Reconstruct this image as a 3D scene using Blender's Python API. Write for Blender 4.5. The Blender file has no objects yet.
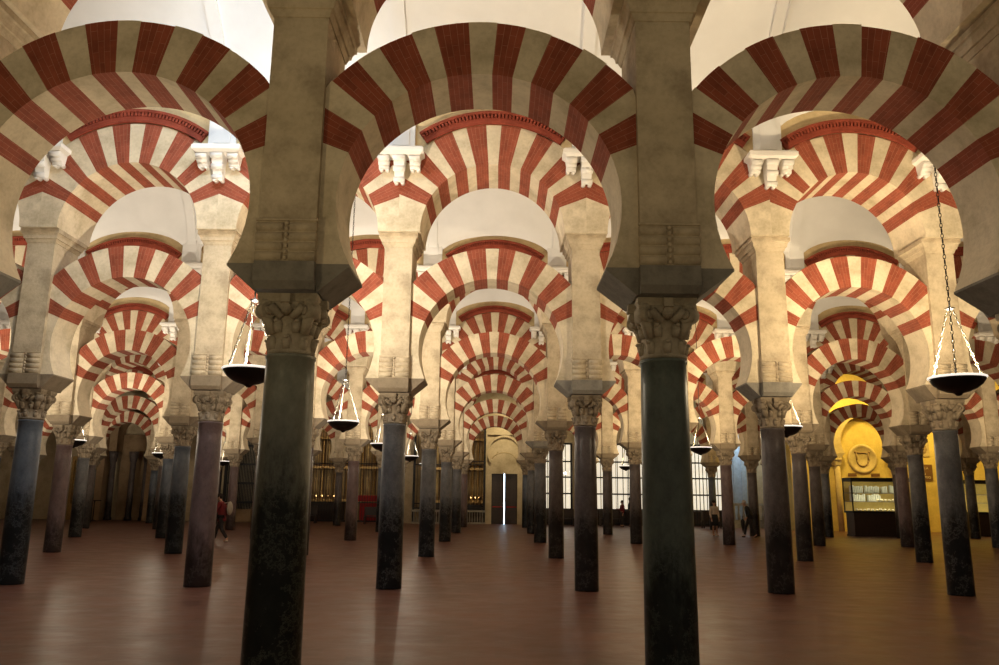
import bpy, bmesh, math, random
from math import sin, cos, pi, sqrt, asin, acos, radians
from mathutils import Vector, Matrix
random.seed(7)
scene = bpy.context.scene
COL = scene.collection

# ------------------------------------------------------------------ helpers
class MB:
    """collects faces, then links them as ONE mesh object"""
    def __init__(s): s.v = []; s.f = []; s.m = []; s.uv = []; s.sm = []
    def vert(s, p): s.v.append(tuple(p)); return len(s.v) - 1
    def face(s, idx, m=0, uv=None, smooth=False):
        s.f.append(tuple(idx)); s.m.append(m); s.uv.append(uv); s.sm.append(smooth)
    def poly(s, pts, m=0, uv=None, smooth=False):
        s.face([s.vert(p) for p in pts], m, uv, smooth)
    def box(s, x0, x1, y0, y1, z0, z1, m=0):
        i = [s.vert(p) for p in ((x0,y0,z0),(x1,y0,z0),(x1,y1,z0),(x0,y1,z0),(x0,y0,z1),(x1,y0,z1),(x1,y1,z1),(x0,y1,z1))]
        for q in ((0,3,2,1),(4,5,6,7),(0,1,5,4),(1,2,6,5),(2,3,7,6),(3,0,4,7)): s.face([i[k] for k in q], m)
    def frustum(s, a, za, b, zb, m=0):
        """a, b = (x0,x1,y0,y1) rectangles at heights za < zb"""
        i = [s.vert(p) for p in ((a[0],a[2],za),(a[1],a[2],za),(a[1],a[3],za),(a[0],a[3],za),(b[0],b[2],zb),(b[1],b[2],zb),(b[1],b[3],zb),(b[0],b[3],zb))]
        for q in ((0,3,2,1),(4,5,6,7),(0,1,5,4),(1,2,6,5),(2,3,7,6),(3,0,4,7)): s.face([i[k] for k in q], m)
    def lathe(s, prof, n=24, c=(0,0,0), m=0, smooth=True, caps=True):
        rings = []
        for r, z in prof:
            rings.append([s.vert((c[0]+r*cos(2*pi*k/n), c[1]+r*sin(2*pi*k/n), c[2]+z)) for k in range(n)])
        for a, b in zip(rings, rings[1:]):
            for k in range(n): s.face((a[k], a[(k+1)%n], b[(k+1)%n], b[k]), m, None, smooth)
        if caps:
            s.face(rings[0][::-1], m); s.face(rings[-1], m)
    def tube(s, p, q, r, n=8, m=0, r2=None, smooth=True):
        p, q = Vector(p), Vector(q); d = (q-p)
        if d.length < 1e-9: return
        d.normalize(); a = d.orthogonal().normalized(); b = d.cross(a)
        r2 = r if r2 is None else r2
        A = [s.vert(p+(a*cos(2*pi*k/n)+b*sin(2*pi*k/n))*r) for k in range(n)]
        B = [s.vert(q+(a*cos(2*pi*k/n)+b*sin(2*pi*k/n))*r2) for k in range(n)]
        for k in range(n): s.face((A[k], A[(k+1)%n], B[(k+1)%n], B[k]), m, None, smooth)
        s.face(A[::-1], m); s.face(B, m)
    def ball(s, c, rx, ry=None, rz=None, n=10, k=6, m=0):
        ry = rx if ry is None else ry; rz = rx if rz is None else rz
        rings = []
        for i in range(1, k):
            t = pi*i/k
            rings.append([s.vert((c[0]+rx*sin(t)*cos(2*pi*j/n), c[1]+ry*sin(t)*sin(2*pi*j/n), c[2]-rz*cos(t))) for j in range(n)])
        lo = s.vert((c[0],c[1],c[2]-rz)); hi = s.vert((c[0],c[1],c[2]+rz))
        for j in range(n):
            s.face((lo, rings[0][(j+1)%n], rings[0][j]), m, None, True); s.face((hi, rings[-1][j], rings[-1][(j+1)%n]), m, None, True)
        for a, b in zip(rings, rings[1:]):
            for j in range(n): s.face((a[j], a[(j+1)%n], b[(j+1)%n], b[j]), m, None, True)
    def torus(s, c, R, r, axis='z', n=24, k=8, m=0, sx=1, mat=None):
        ids = []
        for i in range(n):
            t = 2*pi*i/n; row = []
            for j in range(k):
                u = 2*pi*j/k; rr = R + r*cos(u)
                p = Vector((rr*cos(t)*sx, rr*sin(t), r*sin(u)))
                if axis == 'x': p = Vector((p.z, p.x, p.y))
                if axis == 'y': p = Vector((p.x, p.z, p.y))
                if mat: p = mat @ p
                row.append(s.vert(Vector(c)+p))
            ids.append(row)
        for i in range(n):
            for j in range(k):
                s.face((ids[i][j], ids[(i+1)%n][j], ids[(i+1)%n][(j+1)%k], ids[i][(j+1)%k]), m, None, True)
    def mesh(s, name, mats):
        me = bpy.data.meshes.new(name)
        me.from_pydata(s.v, [], s.f)
        for m in mats: me.materials.append(m)
        me.polygons.foreach_set('material_index', s.m)
        me.polygons.foreach_set('use_smooth', s.sm)
        if any(u is not None for u in s.uv):
            L = me.uv_layers.new(name='UVMap')
            for p, u in zip(me.polygons, s.uv):
                if u is not None:
                    for li, w in zip(p.loop_indices, u): L.data[li].uv = w
        bm = bmesh.new(); bm.from_mesh(me)
        bmesh.ops.recalc_face_normals(bm, faces=bm.faces[:])
        bm.to_mesh(me); bm.free(); me.update()
        return me
    def build(s, name, mats, parent=None, loc=(0,0,0), rz=0):
        return link(s.mesh(name, mats if isinstance(mats, (list, tuple)) else [mats]), name, parent, loc, rz)

def link(me, name, parent=None, loc=(0,0,0), rz=0):
    o = bpy.data.objects.new(name, me); COL.objects.link(o)
    o.location = loc; o.rotation_euler = (0, 0, rz)
    if parent: o.parent = parent
    return o
def tag(o, label, cat, group=None, kind='thing'):
    o['label'] = label; o['category'] = cat; o['kind'] = kind
    if group: o['group'] = group
    return o
def thing(name, label, cat, loc=(0,0,0), rz=0, group=None, kind='thing'):
    o = bpy.data.objects.new(name, None); COL.objects.link(o)
    o.location = loc; o.rotation_euler = (0, 0, rz)
    o.empty_display_size = .2
    return tag(o, label, cat, group, kind)
def struct(mb, name, mats, label=None, loc=(0,0,0)):
    o = mb.build(name, mats, None, loc); o['kind'] = 'structure'
    if label: o['label'] = label; o['category'] = name.split('_')[0]
    return o

# ------------------------------------------------------------------ materials
class NT:
    def __init__(s, name):
        s.mat = bpy.data.materials.new(name); s.mat.use_nodes = True
        s.n = s.mat.node_tree.nodes; s.l = s.mat.node_tree.links
        s.b = s.n['Principled BSDF']
    def node(s, t, **kw):
        x = s.n.new(t)
        for k, v in kw.items():
            if k in x.inputs: x.inputs[k].default_value = v
            else: setattr(x, k, v)
        return x
    def noise(s, scale, detail=5, rough=.6, src='Object', stretch=None):
        tc = s.node('ShaderNodeTexCoord'); nz = s.node('ShaderNodeTexNoise', Scale=scale, Detail=detail, Roughness=rough)
        if stretch:
            mp = s.node('ShaderNodeMapping'); mp.inputs['Scale'].default_value = stretch
            s.l.new(tc.outputs[src], mp.inputs[0]); s.l.new(mp.outputs[0], nz.inputs['Vector'])
        else: s.l.new(tc.outputs[src], nz.inputs['Vector'])
        return nz
    def ramp(s, fac, stops):
        r = s.node('ShaderNodeValToRGB'); e = r.color_ramp.elements
        while len(e) < len(stops): e.new(.5)
        for k, (p, c) in enumerate(stops): e[k].position = p; e[k].color = (*c, 1) if len(c) == 3 else c
        s.l.new(fac, r.inputs[0]); return r
    def mix(s, fac, a, b, mode='MIX'):
        m = s.node('ShaderNodeMix', data_type='RGBA', blend_type=mode)
        for sock, v in ((m.inputs[0], fac), (m.inputs[6], a), (m.inputs[7], b)):
            if hasattr(v, 'links'): s.l.new(v, sock)
            else: sock.default_value = v if isinstance(v, float) else (*v, 1)
        return m.outputs[2]
    def bump(s, h, strength=.3, dist=.02):
        b = s.node('ShaderNodeBump', Strength=strength, Distance=dist)
        s.l.new(h, b.inputs['Height']); s.l.new(b.outputs[0], s.b.inputs['Normal'])
    def set(s, col=None, rough=.8, metal=0, spec=None):
        if col is not None:
            if hasattr(col, 'links'): s.l.new(col, s.b.inputs['Base Color'])
            else: s.b.inputs['Base Color'].default_value = (*col, 1)
        if hasattr(rough, 'links'): s.l.new(rough, s.b.inputs['Roughness'])
        else: s.b.inputs['Roughness'].default_value = rough
        s.b.inputs['Metallic'].default_value = metal
        if spec is not None: s.b.inputs['Specular IOR Level'].default_value = spec
        return s.mat

def plain(name, col, rough=.6, metal=0, spec=None, var=.15, scale=6):
    t = NT(name); nz = t.noise(scale)
    a = tuple(c*(1-var) for c in col); b = tuple(min(1, c*(1+var)) for c in col)
    r = t.ramp(nz.outputs['Fac'], [(.3, a), (.7, b)])
    return t.set(r.outputs[0], rough, metal, spec)

def stone(name, col, dark, rough=.9, scale=2.2, bump=.25):
    t = NT(name)
    n1 = t.noise(scale, 8, .65); n2 = t.noise(scale*9, 6, .7); n3 = t.noise(.8, 4, .6)
    r1 = t.ramp(n1.outputs['Fac'], [(.32, dark), (.52, col), (.75, tuple(min(1, c*1.12) for c in col))])
    r2 = t.ramp(n2.outputs['Fac'], [(.3, (.87, .86, .84)), (.55, (1, 1, 1))])
    c = t.mix(1.0, r1.outputs[0], r2.outputs[0], 'MULTIPLY')
    r3 = t.ramp(n3.outputs['Fac'], [(.36, (.84, .83, .79)), (.6, (1, 1, 1))])
    c = t.mix(1.0, c, r3.outputs[0], 'MULTIPLY')
    t.bump(n2.outputs['Fac'], bump, .02)
    return t.set(c, rough, 0, .2)

def brick_red(name, col, mortar):
    t = NT(name); tc = t.node('ShaderNodeTexCoord')
    br = t.node('ShaderNodeTexBrick', Scale=1.0)
    br.inputs['Color1'].default_value = (*col, 1); br.inputs['Color2'].default_value = (*[c*.8 for c in col], 1)
    br.inputs['Mortar'].default_value = (*mortar, 1)
    br.inputs['Mortar Size'].default_value = .0022; br.inputs['Mortar Smooth'].default_value = .6
    br.inputs['Brick Width'].default_value = .24; br.inputs['Row Height'].default_value = .058
    t.l.new(tc.outputs['UV'], br.inputs['Vector'])
    n = t.noise(3.5, 7, .65)
    r = t.ramp(n.outputs['Fac'], [(.3, (.68, .66, .64)), (.6, (1, 1, 1))])
    c = t.mix(1.0, br.outputs['Color'], r.outputs[0], 'MULTIPLY')
    n2 = t.noise(30, 3); t.bump(n2.outputs['Fac'], .15, .01)
    return t.set(c, .85, 0, .2)

def marble(name, top, low, vein, stain_shade=2.0):
    """polished shaft; lower half darkened by hand wear plus painted-in lamp-bowl shade, with an irregular edge"""
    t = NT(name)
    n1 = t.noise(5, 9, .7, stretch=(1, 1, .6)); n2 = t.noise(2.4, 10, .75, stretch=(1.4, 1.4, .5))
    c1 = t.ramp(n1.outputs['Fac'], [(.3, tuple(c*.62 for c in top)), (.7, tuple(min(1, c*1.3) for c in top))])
    c2 = t.ramp(n1.outputs['Fac'], [(.35, tuple(c*.6 for c in low)), (.75, tuple(c*1.5 for c in low))])  # lower shaft colour: grime, deepened with painted shade from the lamp bowls
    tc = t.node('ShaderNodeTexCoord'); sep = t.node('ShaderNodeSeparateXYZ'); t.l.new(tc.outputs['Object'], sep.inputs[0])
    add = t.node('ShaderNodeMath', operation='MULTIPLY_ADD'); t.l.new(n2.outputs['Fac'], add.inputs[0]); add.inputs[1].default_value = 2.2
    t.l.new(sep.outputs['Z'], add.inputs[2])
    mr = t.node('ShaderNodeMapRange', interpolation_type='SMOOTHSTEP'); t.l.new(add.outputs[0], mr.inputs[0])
    mr.inputs[1].default_value = stain_shade+.55; mr.inputs[2].default_value = stain_shade+1.35
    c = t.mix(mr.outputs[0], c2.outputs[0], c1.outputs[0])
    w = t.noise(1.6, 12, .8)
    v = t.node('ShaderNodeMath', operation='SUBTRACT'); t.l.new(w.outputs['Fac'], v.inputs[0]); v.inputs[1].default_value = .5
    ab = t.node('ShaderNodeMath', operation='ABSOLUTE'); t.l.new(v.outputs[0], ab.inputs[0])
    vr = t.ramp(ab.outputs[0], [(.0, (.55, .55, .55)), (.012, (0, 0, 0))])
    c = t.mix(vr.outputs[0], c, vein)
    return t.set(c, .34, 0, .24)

def emit(name, col, strength):
    t = NT(name); t.b.inputs['Emission Color'].default_value = (*col, 1); t.b.inputs['Emission Strength'].default_value = strength
    return t.set(tuple(min(.8, c) for c in col), .8)

M = {}
M['cream'] = stone('cream_limestone', (.70, .60, .44), (.50, .42, .29))
M['pier'] = stone('pier_stone', (.58, .485, .345), (.36, .29, .20), scale=2.0, bump=.45)
M['upper'] = stone('upper_pier_plaster', (.72, .64, .52), (.56, .48, .37), scale=1.4, bump=.15)
M['impost'] = stone('grey_impost_stone', (.27, .25, .215), (.17, .155, .135), scale=3)
M['impost_brown'] = stone('brown_impost_stone', (.27, .215, .15), (.18, .14, .10), scale=2.4)
M['capital_brown'] = stone('brown_capital_stone', (.30, .24, .17), (.17, .135, .095), scale=5, bump=.4)
M['capital'] = stone('capital_stone', (.50, .43, .32), (.32, .27, .2), scale=5, bump=.4)
M['red'] = brick_red('red_voussoir_brick', (.335, .086, .047), (.46, .21, .14))
M['cornice'] = brick_red('cornice_brick', (.30, .060, .034), (.34, .10, .06))
M['white'] = plain('white_stucco', (.80, .77, .72), .9, var=.05, scale=3)
M['vault'] = plain('vault_plaster', (.75, .745, .735), .95, var=.05, scale=1.2)
M['ochre'] = stone('ochre_plaster', (.60, .47, .27), (.48, .36, .2), scale=1.5, bump=.1)
M['iron'] = plain('black_iron', (.012, .011, .011), .5, .3)
M['bowl'] = plain('blackened_bowl', (.016, .013, .011), .42, .4)
M['silver'] = plain('silvery_metal', (.30, .29, .27), .4, 1.0, var=.08)
M['chain'] = plain('chain_steel', (.10, .095, .08), .5, .8)
M['darkchain'] = plain('dark_chain', (.03, .028, .025), .5, .6)
M['wood'] = plain('dark_wood', (.030, .016, .010), .45, 0, var=.3)
M['gold'] = plain('gilded_wood', (.50, .33, .13), .4, .8, var=.35, scale=14)
M['yellow'] = stone('yellow_plaster', (.72, .55, .20), (.64, .47, .15), scale=1.2, bump=.08)
M['farwall'] = stone('far_wall_plaster', (.60, .50, .34), (.46, .37, .24), scale=1.2, bump=.1)
M['brownpier'] = stone('brown_pier_stone', (.36, .25, .15), (.24, .16, .09), scale=1.2, bump=.15)
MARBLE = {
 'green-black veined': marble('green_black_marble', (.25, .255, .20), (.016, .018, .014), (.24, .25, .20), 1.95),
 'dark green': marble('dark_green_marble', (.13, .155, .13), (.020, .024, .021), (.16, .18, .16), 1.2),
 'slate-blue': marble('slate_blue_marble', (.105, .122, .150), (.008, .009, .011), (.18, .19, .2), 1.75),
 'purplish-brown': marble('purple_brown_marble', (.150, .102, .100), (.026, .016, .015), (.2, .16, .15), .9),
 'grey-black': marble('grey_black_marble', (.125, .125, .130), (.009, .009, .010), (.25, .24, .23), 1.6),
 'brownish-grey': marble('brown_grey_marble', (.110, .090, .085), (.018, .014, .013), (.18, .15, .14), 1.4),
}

# floor
def floor_mat():
    t = NT('terracotta_floor'); tc = t.node('ShaderNodeTexCoord')
    br = t.node('ShaderNodeTexBrick', Scale=1.0)
    br.inputs['Color1'].default_value = (.185, .080, .057, 1); br.inputs['Color2'].default_value = (.140, .059, .044, 1)
    br.inputs['Mortar'].default_value = (.15, .07, .052, 1); br.inputs['Mortar Size'].default_value = .006
    br.inputs['Brick Width'].default_value = .62; br.inputs['Row Height'].default_value = .42
    t.l.new(tc.outputs['Object'], br.inputs['Vector'])
    n = t.noise(.55, 6, .6); r = t.ramp(n.outputs['Fac'], [(.3, (.66, .63, .62)), (.65, (1, 1, 1))])
    c = t.mix(1.0, br.outputs['Color'], r.outputs[0], 'MULTIPLY')
    n2 = t.noise(2.2, 7, .65, stretch=(.85, 1.2, 1)); r2 = t.ramp(n2.outputs['Fac'], [(.3, (.66, .64, .63)), (.7, (1.0, 1.0, 1.0))])
    c = t.mix(1.0, c, r2.outputs[0], 'MULTIPLY')
    rr = t.ramp(n2.outputs['Fac'], [(.25, (.30, .30, .30)), (.75, (.48, .48, .48))])
    n3 = t.noise(3.2, 4, .55, stretch=(1, 1.25, 1)); 
    mx = t.node('ShaderNodeMath', operation='MULTIPLY_ADD'); t.l.new(br.outputs['Fac'], mx.inputs[0]); mx.inputs[1].default_value = -.25; t.l.new(n3.outputs['Fac'], mx.inputs[2])
    t.bump(mx.outputs[0], .22, .03)
    return t.set(c, rr.outputs[0], 0, .30)
M['floor'] = floor_mat()

# ------------------------------------------------------------------ layout (metres; x right, y into the hall, z up)
AISLE = 7.9
ROWY = {1: 7.50, 2: 15.18, 3: 23.32, 4: 31.38, 5: 39.25, 6: 47.10}
XS = {
 1: {-1: -5.42, 0: -1.98, 1: 1.56, 2: 5.22},
 2: {-3: -12.2, -2: -8.84, -1: -5.44, 0: -1.96, 1: 1.64, 2: 5.18, 3: 8.45, 4: 11.9},
 3: {-5: -19.4, -4: -15.9, -3: -12.52, -2: -9.11, -1: -5.55, 0: -1.99, 1: 1.67, 2: 5.20, 3: 8.68, 4: 12.04, 5: 15.5, 6: 19.0},
 4: {-7: -26.5, -6: -23.0, -5: -19.5, -4: -16.05, -3: -12.74, -2: -9.15, -1: -5.58, 0: -1.99, 1: 1.64, 2: 5.30, 3: 8.83, 4: 12.26, 5: 15.62, 6: 19.1, 7: 22.6},
 5: {-8: -30.2, -7: -26.7, -6: -23.2, -5: -19.7, -4: -16.2, -3: -12.74, -2: -9.2, -1: -5.58, 0: -1.97, 1: 1.64, 2: 5.28, 3: 8.83, 4: 12.29, 5: 15.8, 6: 19.3, 7: 22.8, 8: 26.3},
 6: {-8: -30.6, -7: -27.0, -6: -23.5, -5: -19.9, -4: -16.3, -3: -12.8, -2: -9.2, -1: -5.58, 0: -1.97, 1: 1.64, 2: 5.28, 3: 8.83, 4: 12.4, 5: 15.9},
}
Z_SH, Z_CAP, Z_IMP = 2.97, 3.54, 3.80          # top of shaft, capital, impost
ZC, R_LO_DROP, RING_LO = 4.38, .58, .615        # lower arch: centre height, drop to the impost, ring depth
Z_MO, Z_UP = 6.34, 6.60                          # moulding below the upper arches
T_LO, T_UP, PW, PD = .36, .62, .266, .43         # half thicknesses, pilaster half width and depth
LO_GAP, UP_GAP, R_UPX = .42, .41, .815
VOUSS = 9.0
def r_low(hp): return 1.35 + .45*(hp-1.77)      # crowns keep nearly one height although the bays differ
def r_upp(hp): return 1.375 + .5*(hp-1.785)
ZSC = {1: .982, 2: 1.0, 3: 1.005, 4: 1.0, 5: 1.0, 6: 1.0}   # courses of the front arcade sit a touch lower
ORD = ['', 'first', 'second', 'third', 'fourth', 'fifth', 'sixth', 'seventh', 'eighth', 'ninth', 'tenth']
ROWN = {1: 'front', 2: 'second', 3: 'third', 4: 'fourth', 5: 'fifth', 6: 'sixth'}
def place(k):
    return (ORD[1-k] + ' left of') if k <= 0 else (ORD[k] + ' right of')

# ------------------------------------------------------------------ arches
def vouss_bounds(jit):
    """joint angles from 0 to 180 deg and the colour of each stone (0 cream, 1 red)"""
    a0 = 90 - VOUSS*7.5
    js = [a0 + VOUSS*i + (.35 if i % 2 else -.35) + random.uniform(-jit, jit) for i in range(16)]
    return js

def arch_strips(r, ro, hx, zc, zbot, jit, sub=3, seg_low=5):
    """list of (inner(x,z), outer(x,z), red, angle) going from the right foot over the crown to the left foot"""
    out = []
    js = vouss_bounds(jit)
    def ptpair(a, dro=0):
        c, s = cos(a), sin(a)
        o = min(ro + dro, hx/abs(c) if abs(c) > 1e-6 else 9)
        return (r*c, zc + r*s), (o*c, zc + o*s)
    segs = []
    if zbot < zc:
        a0 = asin((zbot-zc)/r)
        n = seg_low
        lows = []
        for i in range(n+1):
            z = zbot + (zc-zbot)*i/n
            lows.append(((sqrt(max(0, r*r-(z-zc)**2)), z), (hx, z)))
    else: lows = []
    angs = [0] + js + [180]
    strips = []
    for i in range(len(lows)-1): strips.append((lows[i], lows[i+1], 0, 0, 0))
    for i in range(len(angs)-1):
        red = 1 if (i % 2 == 1) else 0
        n = 6 if i in (0, len(angs)-2) else sub
        dro = random.uniform(-.008, .012) if 0 < i < len(angs)-2 else 0
        for j in range(n):
            a = radians(angs[i] + (angs[i+1]-angs[i])*j/n); b = radians(angs[i] + (angs[i+1]-angs[i])*(j+1)/n)
            strips.append((ptpair(a, dro), ptpair(b, dro), red, a, b))
    for i in range(len(lows)-1, 0, -1):
        f = lambda q: ((-q[0][0], q[0][1]), (-q[1][0], q[1][1]))
        strips.append((f(lows[i]), f(lows[i-1]), 0, pi, pi))
    return strips

def arch_mesh(mb, r, ro, hx, zc, zbot, t, jit=.7, feet=True):
    strips = arch_strips(r, ro, hx, zc, zbot, jit)
    for (pi_, po), (qi, qo), red, a, b in strips:
        ra, rb = a*1.6, b*1.6
        L = lambda p: sqrt(p[0]**2 + (p[1]-zc)**2)
        for y in (-t, t):
            mb.poly([(pi_[0], y, pi_[1]), (po[0], y, po[1]), (qo[0], y, qo[1]), (qi[0], y, qi[1])], red,
                    [(L(pi_), ra), (L(po), ra), (L(qo), rb), (L(qi), rb)])
        mb.poly([(pi_[0], -t, pi_[1]), (pi_[0], t, pi_[1]), (qi[0], t, qi[1]), (qi[0], -t, qi[1])], red,
                [(0, ra), (2*t, ra), (2*t, rb), (0, rb)])
        mb.poly([(po[0], -t, po[1]), (po[0], t, po[1]), (qo[0], t, qo[1]), (qo[0], -t, qo[1])], red,
                [(0, ra), (2*t, ra), (2*t, rb), (0, rb)])
    f, l = strips[0][0], strips[-1][1]
    for p, q in (f, l):
        mb.poly([(p[0], -t, p[1]), (q[0], -t, q[1]), (q[0], t, q[1]), (p[0], t, p[1])], 0)

def weld(me, d=1e-4):
    bm = bmesh.new(); bm.from_mesh(me)
    bmesh.ops.remove_doubles(bm, verts=bm.verts[:], dist=d)
    bmesh.ops.recalc_face_normals(bm, faces=bm.faces[:])
    bm.to_mesh(me); bm.free(); return me

def cornice_mesh(r0, r1, t0, t1, a0, a1, ndent):
    mb = MB(); n = 44
    def ring(ra, rb, y0, y1, a, b, k):
        for i in range(k):
            u, v = radians(a+(b-a)*i/k), radians(a+(b-a)*(i+1)/k)
            P = lambda q, rr, y: (rr*cos(q), y, Z_UP + rr*sin(q))
            uvq = lambda *w: list(w)
            mb.poly([P(u,ra,y0), P(u,rb,y0), P(v,rb,y0), P(v,ra,y0)], 0, [(u*2.2, ra), (u*2.2, rb), (v*2.2, rb), (v*2.2, ra)])
            mb.poly([P(u,ra,y0), P(u,ra,y1), P(v,ra,y1), P(v,ra,y0)], 0, [(u*2.2, 0), (u*2.2, .2), (v*2.2, .2), (v*2.2, 0)])
            mb.poly([P(u,rb,y0), P(u,rb,y1), P(v,rb,y1), P(v,rb,y0)], 0, [(u*2.2, 0), (u*2.2, .2), (v*2.2, .2), (v*2.2, 0)])
        for q in (radians(a), radians(b)):
            mb.poly([(ra*cos(q), y0, Z_UP+ra*sin(q)), (rb*cos(q), y0, Z_UP+rb*sin(q)), (rb*cos(q), y1, Z_UP+rb*sin(q)), (ra*cos(q), y1, Z_UP+ra*sin(q))], 0)
    h = r1 - r0
    ring(r0, r0+h*.46, -t0-.05, -t1, a0, a1, n)
    ring(r0+h*.46, r0+h*.78, -t0-.012, -t1, a0, a1, n)       # back of the dentil course
    ring(r0+h*.78, r1, -t0-.09, -t1, a0, a1, n)
    for i in range(ndent):                                    # dentil bricks
        c = a0 + (a1-a0)*(i+.5)/ndent; w = (a1-a0)/ndent*.30
        ring(r0+h*.46, r0+h*.78, -t0-.075, -t0-.012, c-w, c+w, 1)
    return mb.mesh('dentil_cornice', [M['cornice']])

# ------------------------------------------------------------------ column parts (shared meshes)
def shaft_mesh(r0, r1, n=40):
    mb = MB()
    prof = [(r0*1.0, 0.0), (r0*1.0, .03)]
    for i in range(1, 12):
        t = i/12; prof.append((r0 + (r1-r0)*t + .004*sin(pi*t), .03 + (2.93-.03)*t))
    prof += [(r1, 2.93), (r1*1.05, 2.94), (r1*1.05, 2.968)]
    mb.lathe(prof, n)
    return mb
def capital_mesh(seed, mat):
    rnd = random.Random(seed); mb = MB(); z0 = Z_SH + .002; h = Z_CAP - Z_SH - .004
    mb.lathe([(.205, 0), (.222, .012), (.222, .038), (.198, .05), (.196, .15), (.206, .26), (.225, .36), (.262, .44), (.285, h-.075), (.25, h-.07)], 28, (0, 0, z0))
    # two tiers of blunt leaf knobs
    for tier, (zz, rr, cnt, off) in enumerate(((.13, .205, 8, 0), (.285, .222, 8, .5))):
        for i in range(cnt):
            a = 2*pi*(i+off)/cnt
            c = (cos(a)*rr, sin(a)*rr, z0+zz)
            mb.ball((c[0], c[1], c[2]), .042, .042, .05, 8, 5)
            mb.ball((cos(a)*(rr+.032), sin(a)*(rr+.032), z0+zz+.022), .026, .026, .02, 7, 5)
            a2 = a
            mb.tube((cos(a2)*(rr-.012), sin(a2)*(rr-.012), z0+zz-.085), (cos(a2)*(rr), sin(a2)*(rr), z0+zz), .034, 7, 0, .046)
    # corner volutes with a leaf below each, centre bosses
    for i in range(4):
        a = pi/4 + i*pi/2; d = Vector((cos(a), sin(a), 0)); p = Vector((-sin(a), cos(a), 0))
        c = d*.295 + Vector((0, 0, z0+.405))
        mb.tube(c-p*.062, c+p*.062, .078, 14)
        for sgn in (-1, 1):
            mb.tube(c+p*.062*sgn, c+p*.078*sgn, .05, 12, 0, .036)
        mb.tube(d*.20+Vector((0, 0, z0+.20)), c-Vector((0, 0, .02)), .05, 8, 0, .058)
        mb.tube(c+Vector((0, 0, .05)), c*1.0+Vector((0, 0, .10)), .062, 8, 0, .07)
        b = pi*i/2; e = Vector((cos(b), sin(b), 0))
        q = Vector((-e.y, e.x, 0))
        o = e*.285 + Vector((0, 0, z0+.46))
        # boss on each face of the abacus
        mb.tube(o-e*.06-Vector((0,0,.05)), o+e*.035-Vector((0,0,.03)), .062, 8, 0, .045)
        mb.tube(o-e*.06+Vector((0,0,.04)), o+e*.045+Vector((0,0,.05)), .07, 4, 0, .06, smooth=False)
        for sgn in (-1, 1):
            mb.tube(e*.235+q*.045*sgn+Vector((0,0,z0+.34)), e*.25+q*.15*sgn+Vector((0,0,z0+.445)), .034, 7, 0, .046)
    # abacus, concave-sided
    n = 48; ring = []
    for zz in (h-.075, h-.045, h-.02, h):
        k = {0: .95, 1: 1.0, 2: 1.0, 3: 1.0}[[h-.075, h-.045, h-.02, h].index(zz)]
        row = []
        for i in range(n):
            a = 2*pi*i/n; f = abs(((a + pi/4) % (pi/2)) - pi/4)/(pi/4)   # 0 at face centre, 1 at corner
            r = (.265 + .125*f**2.2)*k
            row.append(mb.vert((cos(a)*r, sin(a)*r, z0+zz)))
        ring.append(row)
    for a, b in zip(ring, ring[1:]):
        for i in range(n): mb.face((a[i], a[(i+1)%n], b[(i+1)%n], b[i]))
    mb.face(ring[0][::-1]); mb.face(ring[-1])
    return mb.mesh('capital', [M[mat]])
def impost_mesh(wl, wr, mat):
    mb = MB(); a, b = Z_CAP+.001, Z_IMP-.001
    mb.frustum((-PW-.005, PW+.005, -PD+.02, PD-.02), a, (-PW-.012, PW+.012, -PD-.03, PD+.03), a+.07)
    mb.box(-PW-.012, PW+.012, -PD-.03, PD+.03, a+.07, b)
    for s, w in ((-1, wl), (1, wr)):
        x0, x1, x2 = s*(PW+.0125), s*(PW+.03), s*w
        X = lambda p, q: (min(p, q), max(p, q))
        lo = (*X(x0, x1), -.34, .34); hi = (*X(x0, x2), -T_LO-.01, T_LO+.01)
        mb.frustum(lo, a+.0, hi, b-.025)
        mb.frustum(hi, b-.025, hi, b)
    return mb.mesh('impost_block', [M[mat]])
def pilaster_mesh():
    mb = MB(); mb.box(-PW, PW, -PD, PD, Z_IMP+.001, Z_MO); return mb.mesh('pilaster', [M['pier']])
def moulding_mesh():
    mb = MB(); prof = [(0, .012), (.05, .03), (.07, .035), (.075, .055), (.13, .065), (.17, .085), (.18, .105), (.255, .105)]
    for (za, ea), (zb, eb) in zip(prof, prof[1:]):
        mb.frustum((-PW-ea, PW+ea, -PD-ea, PD+ea), Z_MO+za, (-PW-eb, PW+eb, -PD-eb, PD+eb), Z_MO+zb+1e-5)
    return mb.mesh('impost_moulding', [M['pier']])
def reeded_mesh():
    mb = MB()
    y = -PD
    mb.box(-PW-.004, PW+.004, y-.012, y, Z_IMP+.002, 4.20)
    for i in range(4):
        zc = Z_IMP + .05 + i*.096
        for x0, x1 in ((-PW-.012, -.032), (.032, PW+.012)):
            mb.tube((x0, y+.004, zc), (x1, y+.004, zc), .046, 12)
    for i in range(7):
        mb.ball((0, y-.02, Z_IMP+.035+i*.056), .022, .02, .024, 8, 5)
    mb.box(-PW-.02, PW+.02, y-.03, y, 4.195, 4.215)
    return mb.mesh('reeded_band', [M['pier']])
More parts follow.
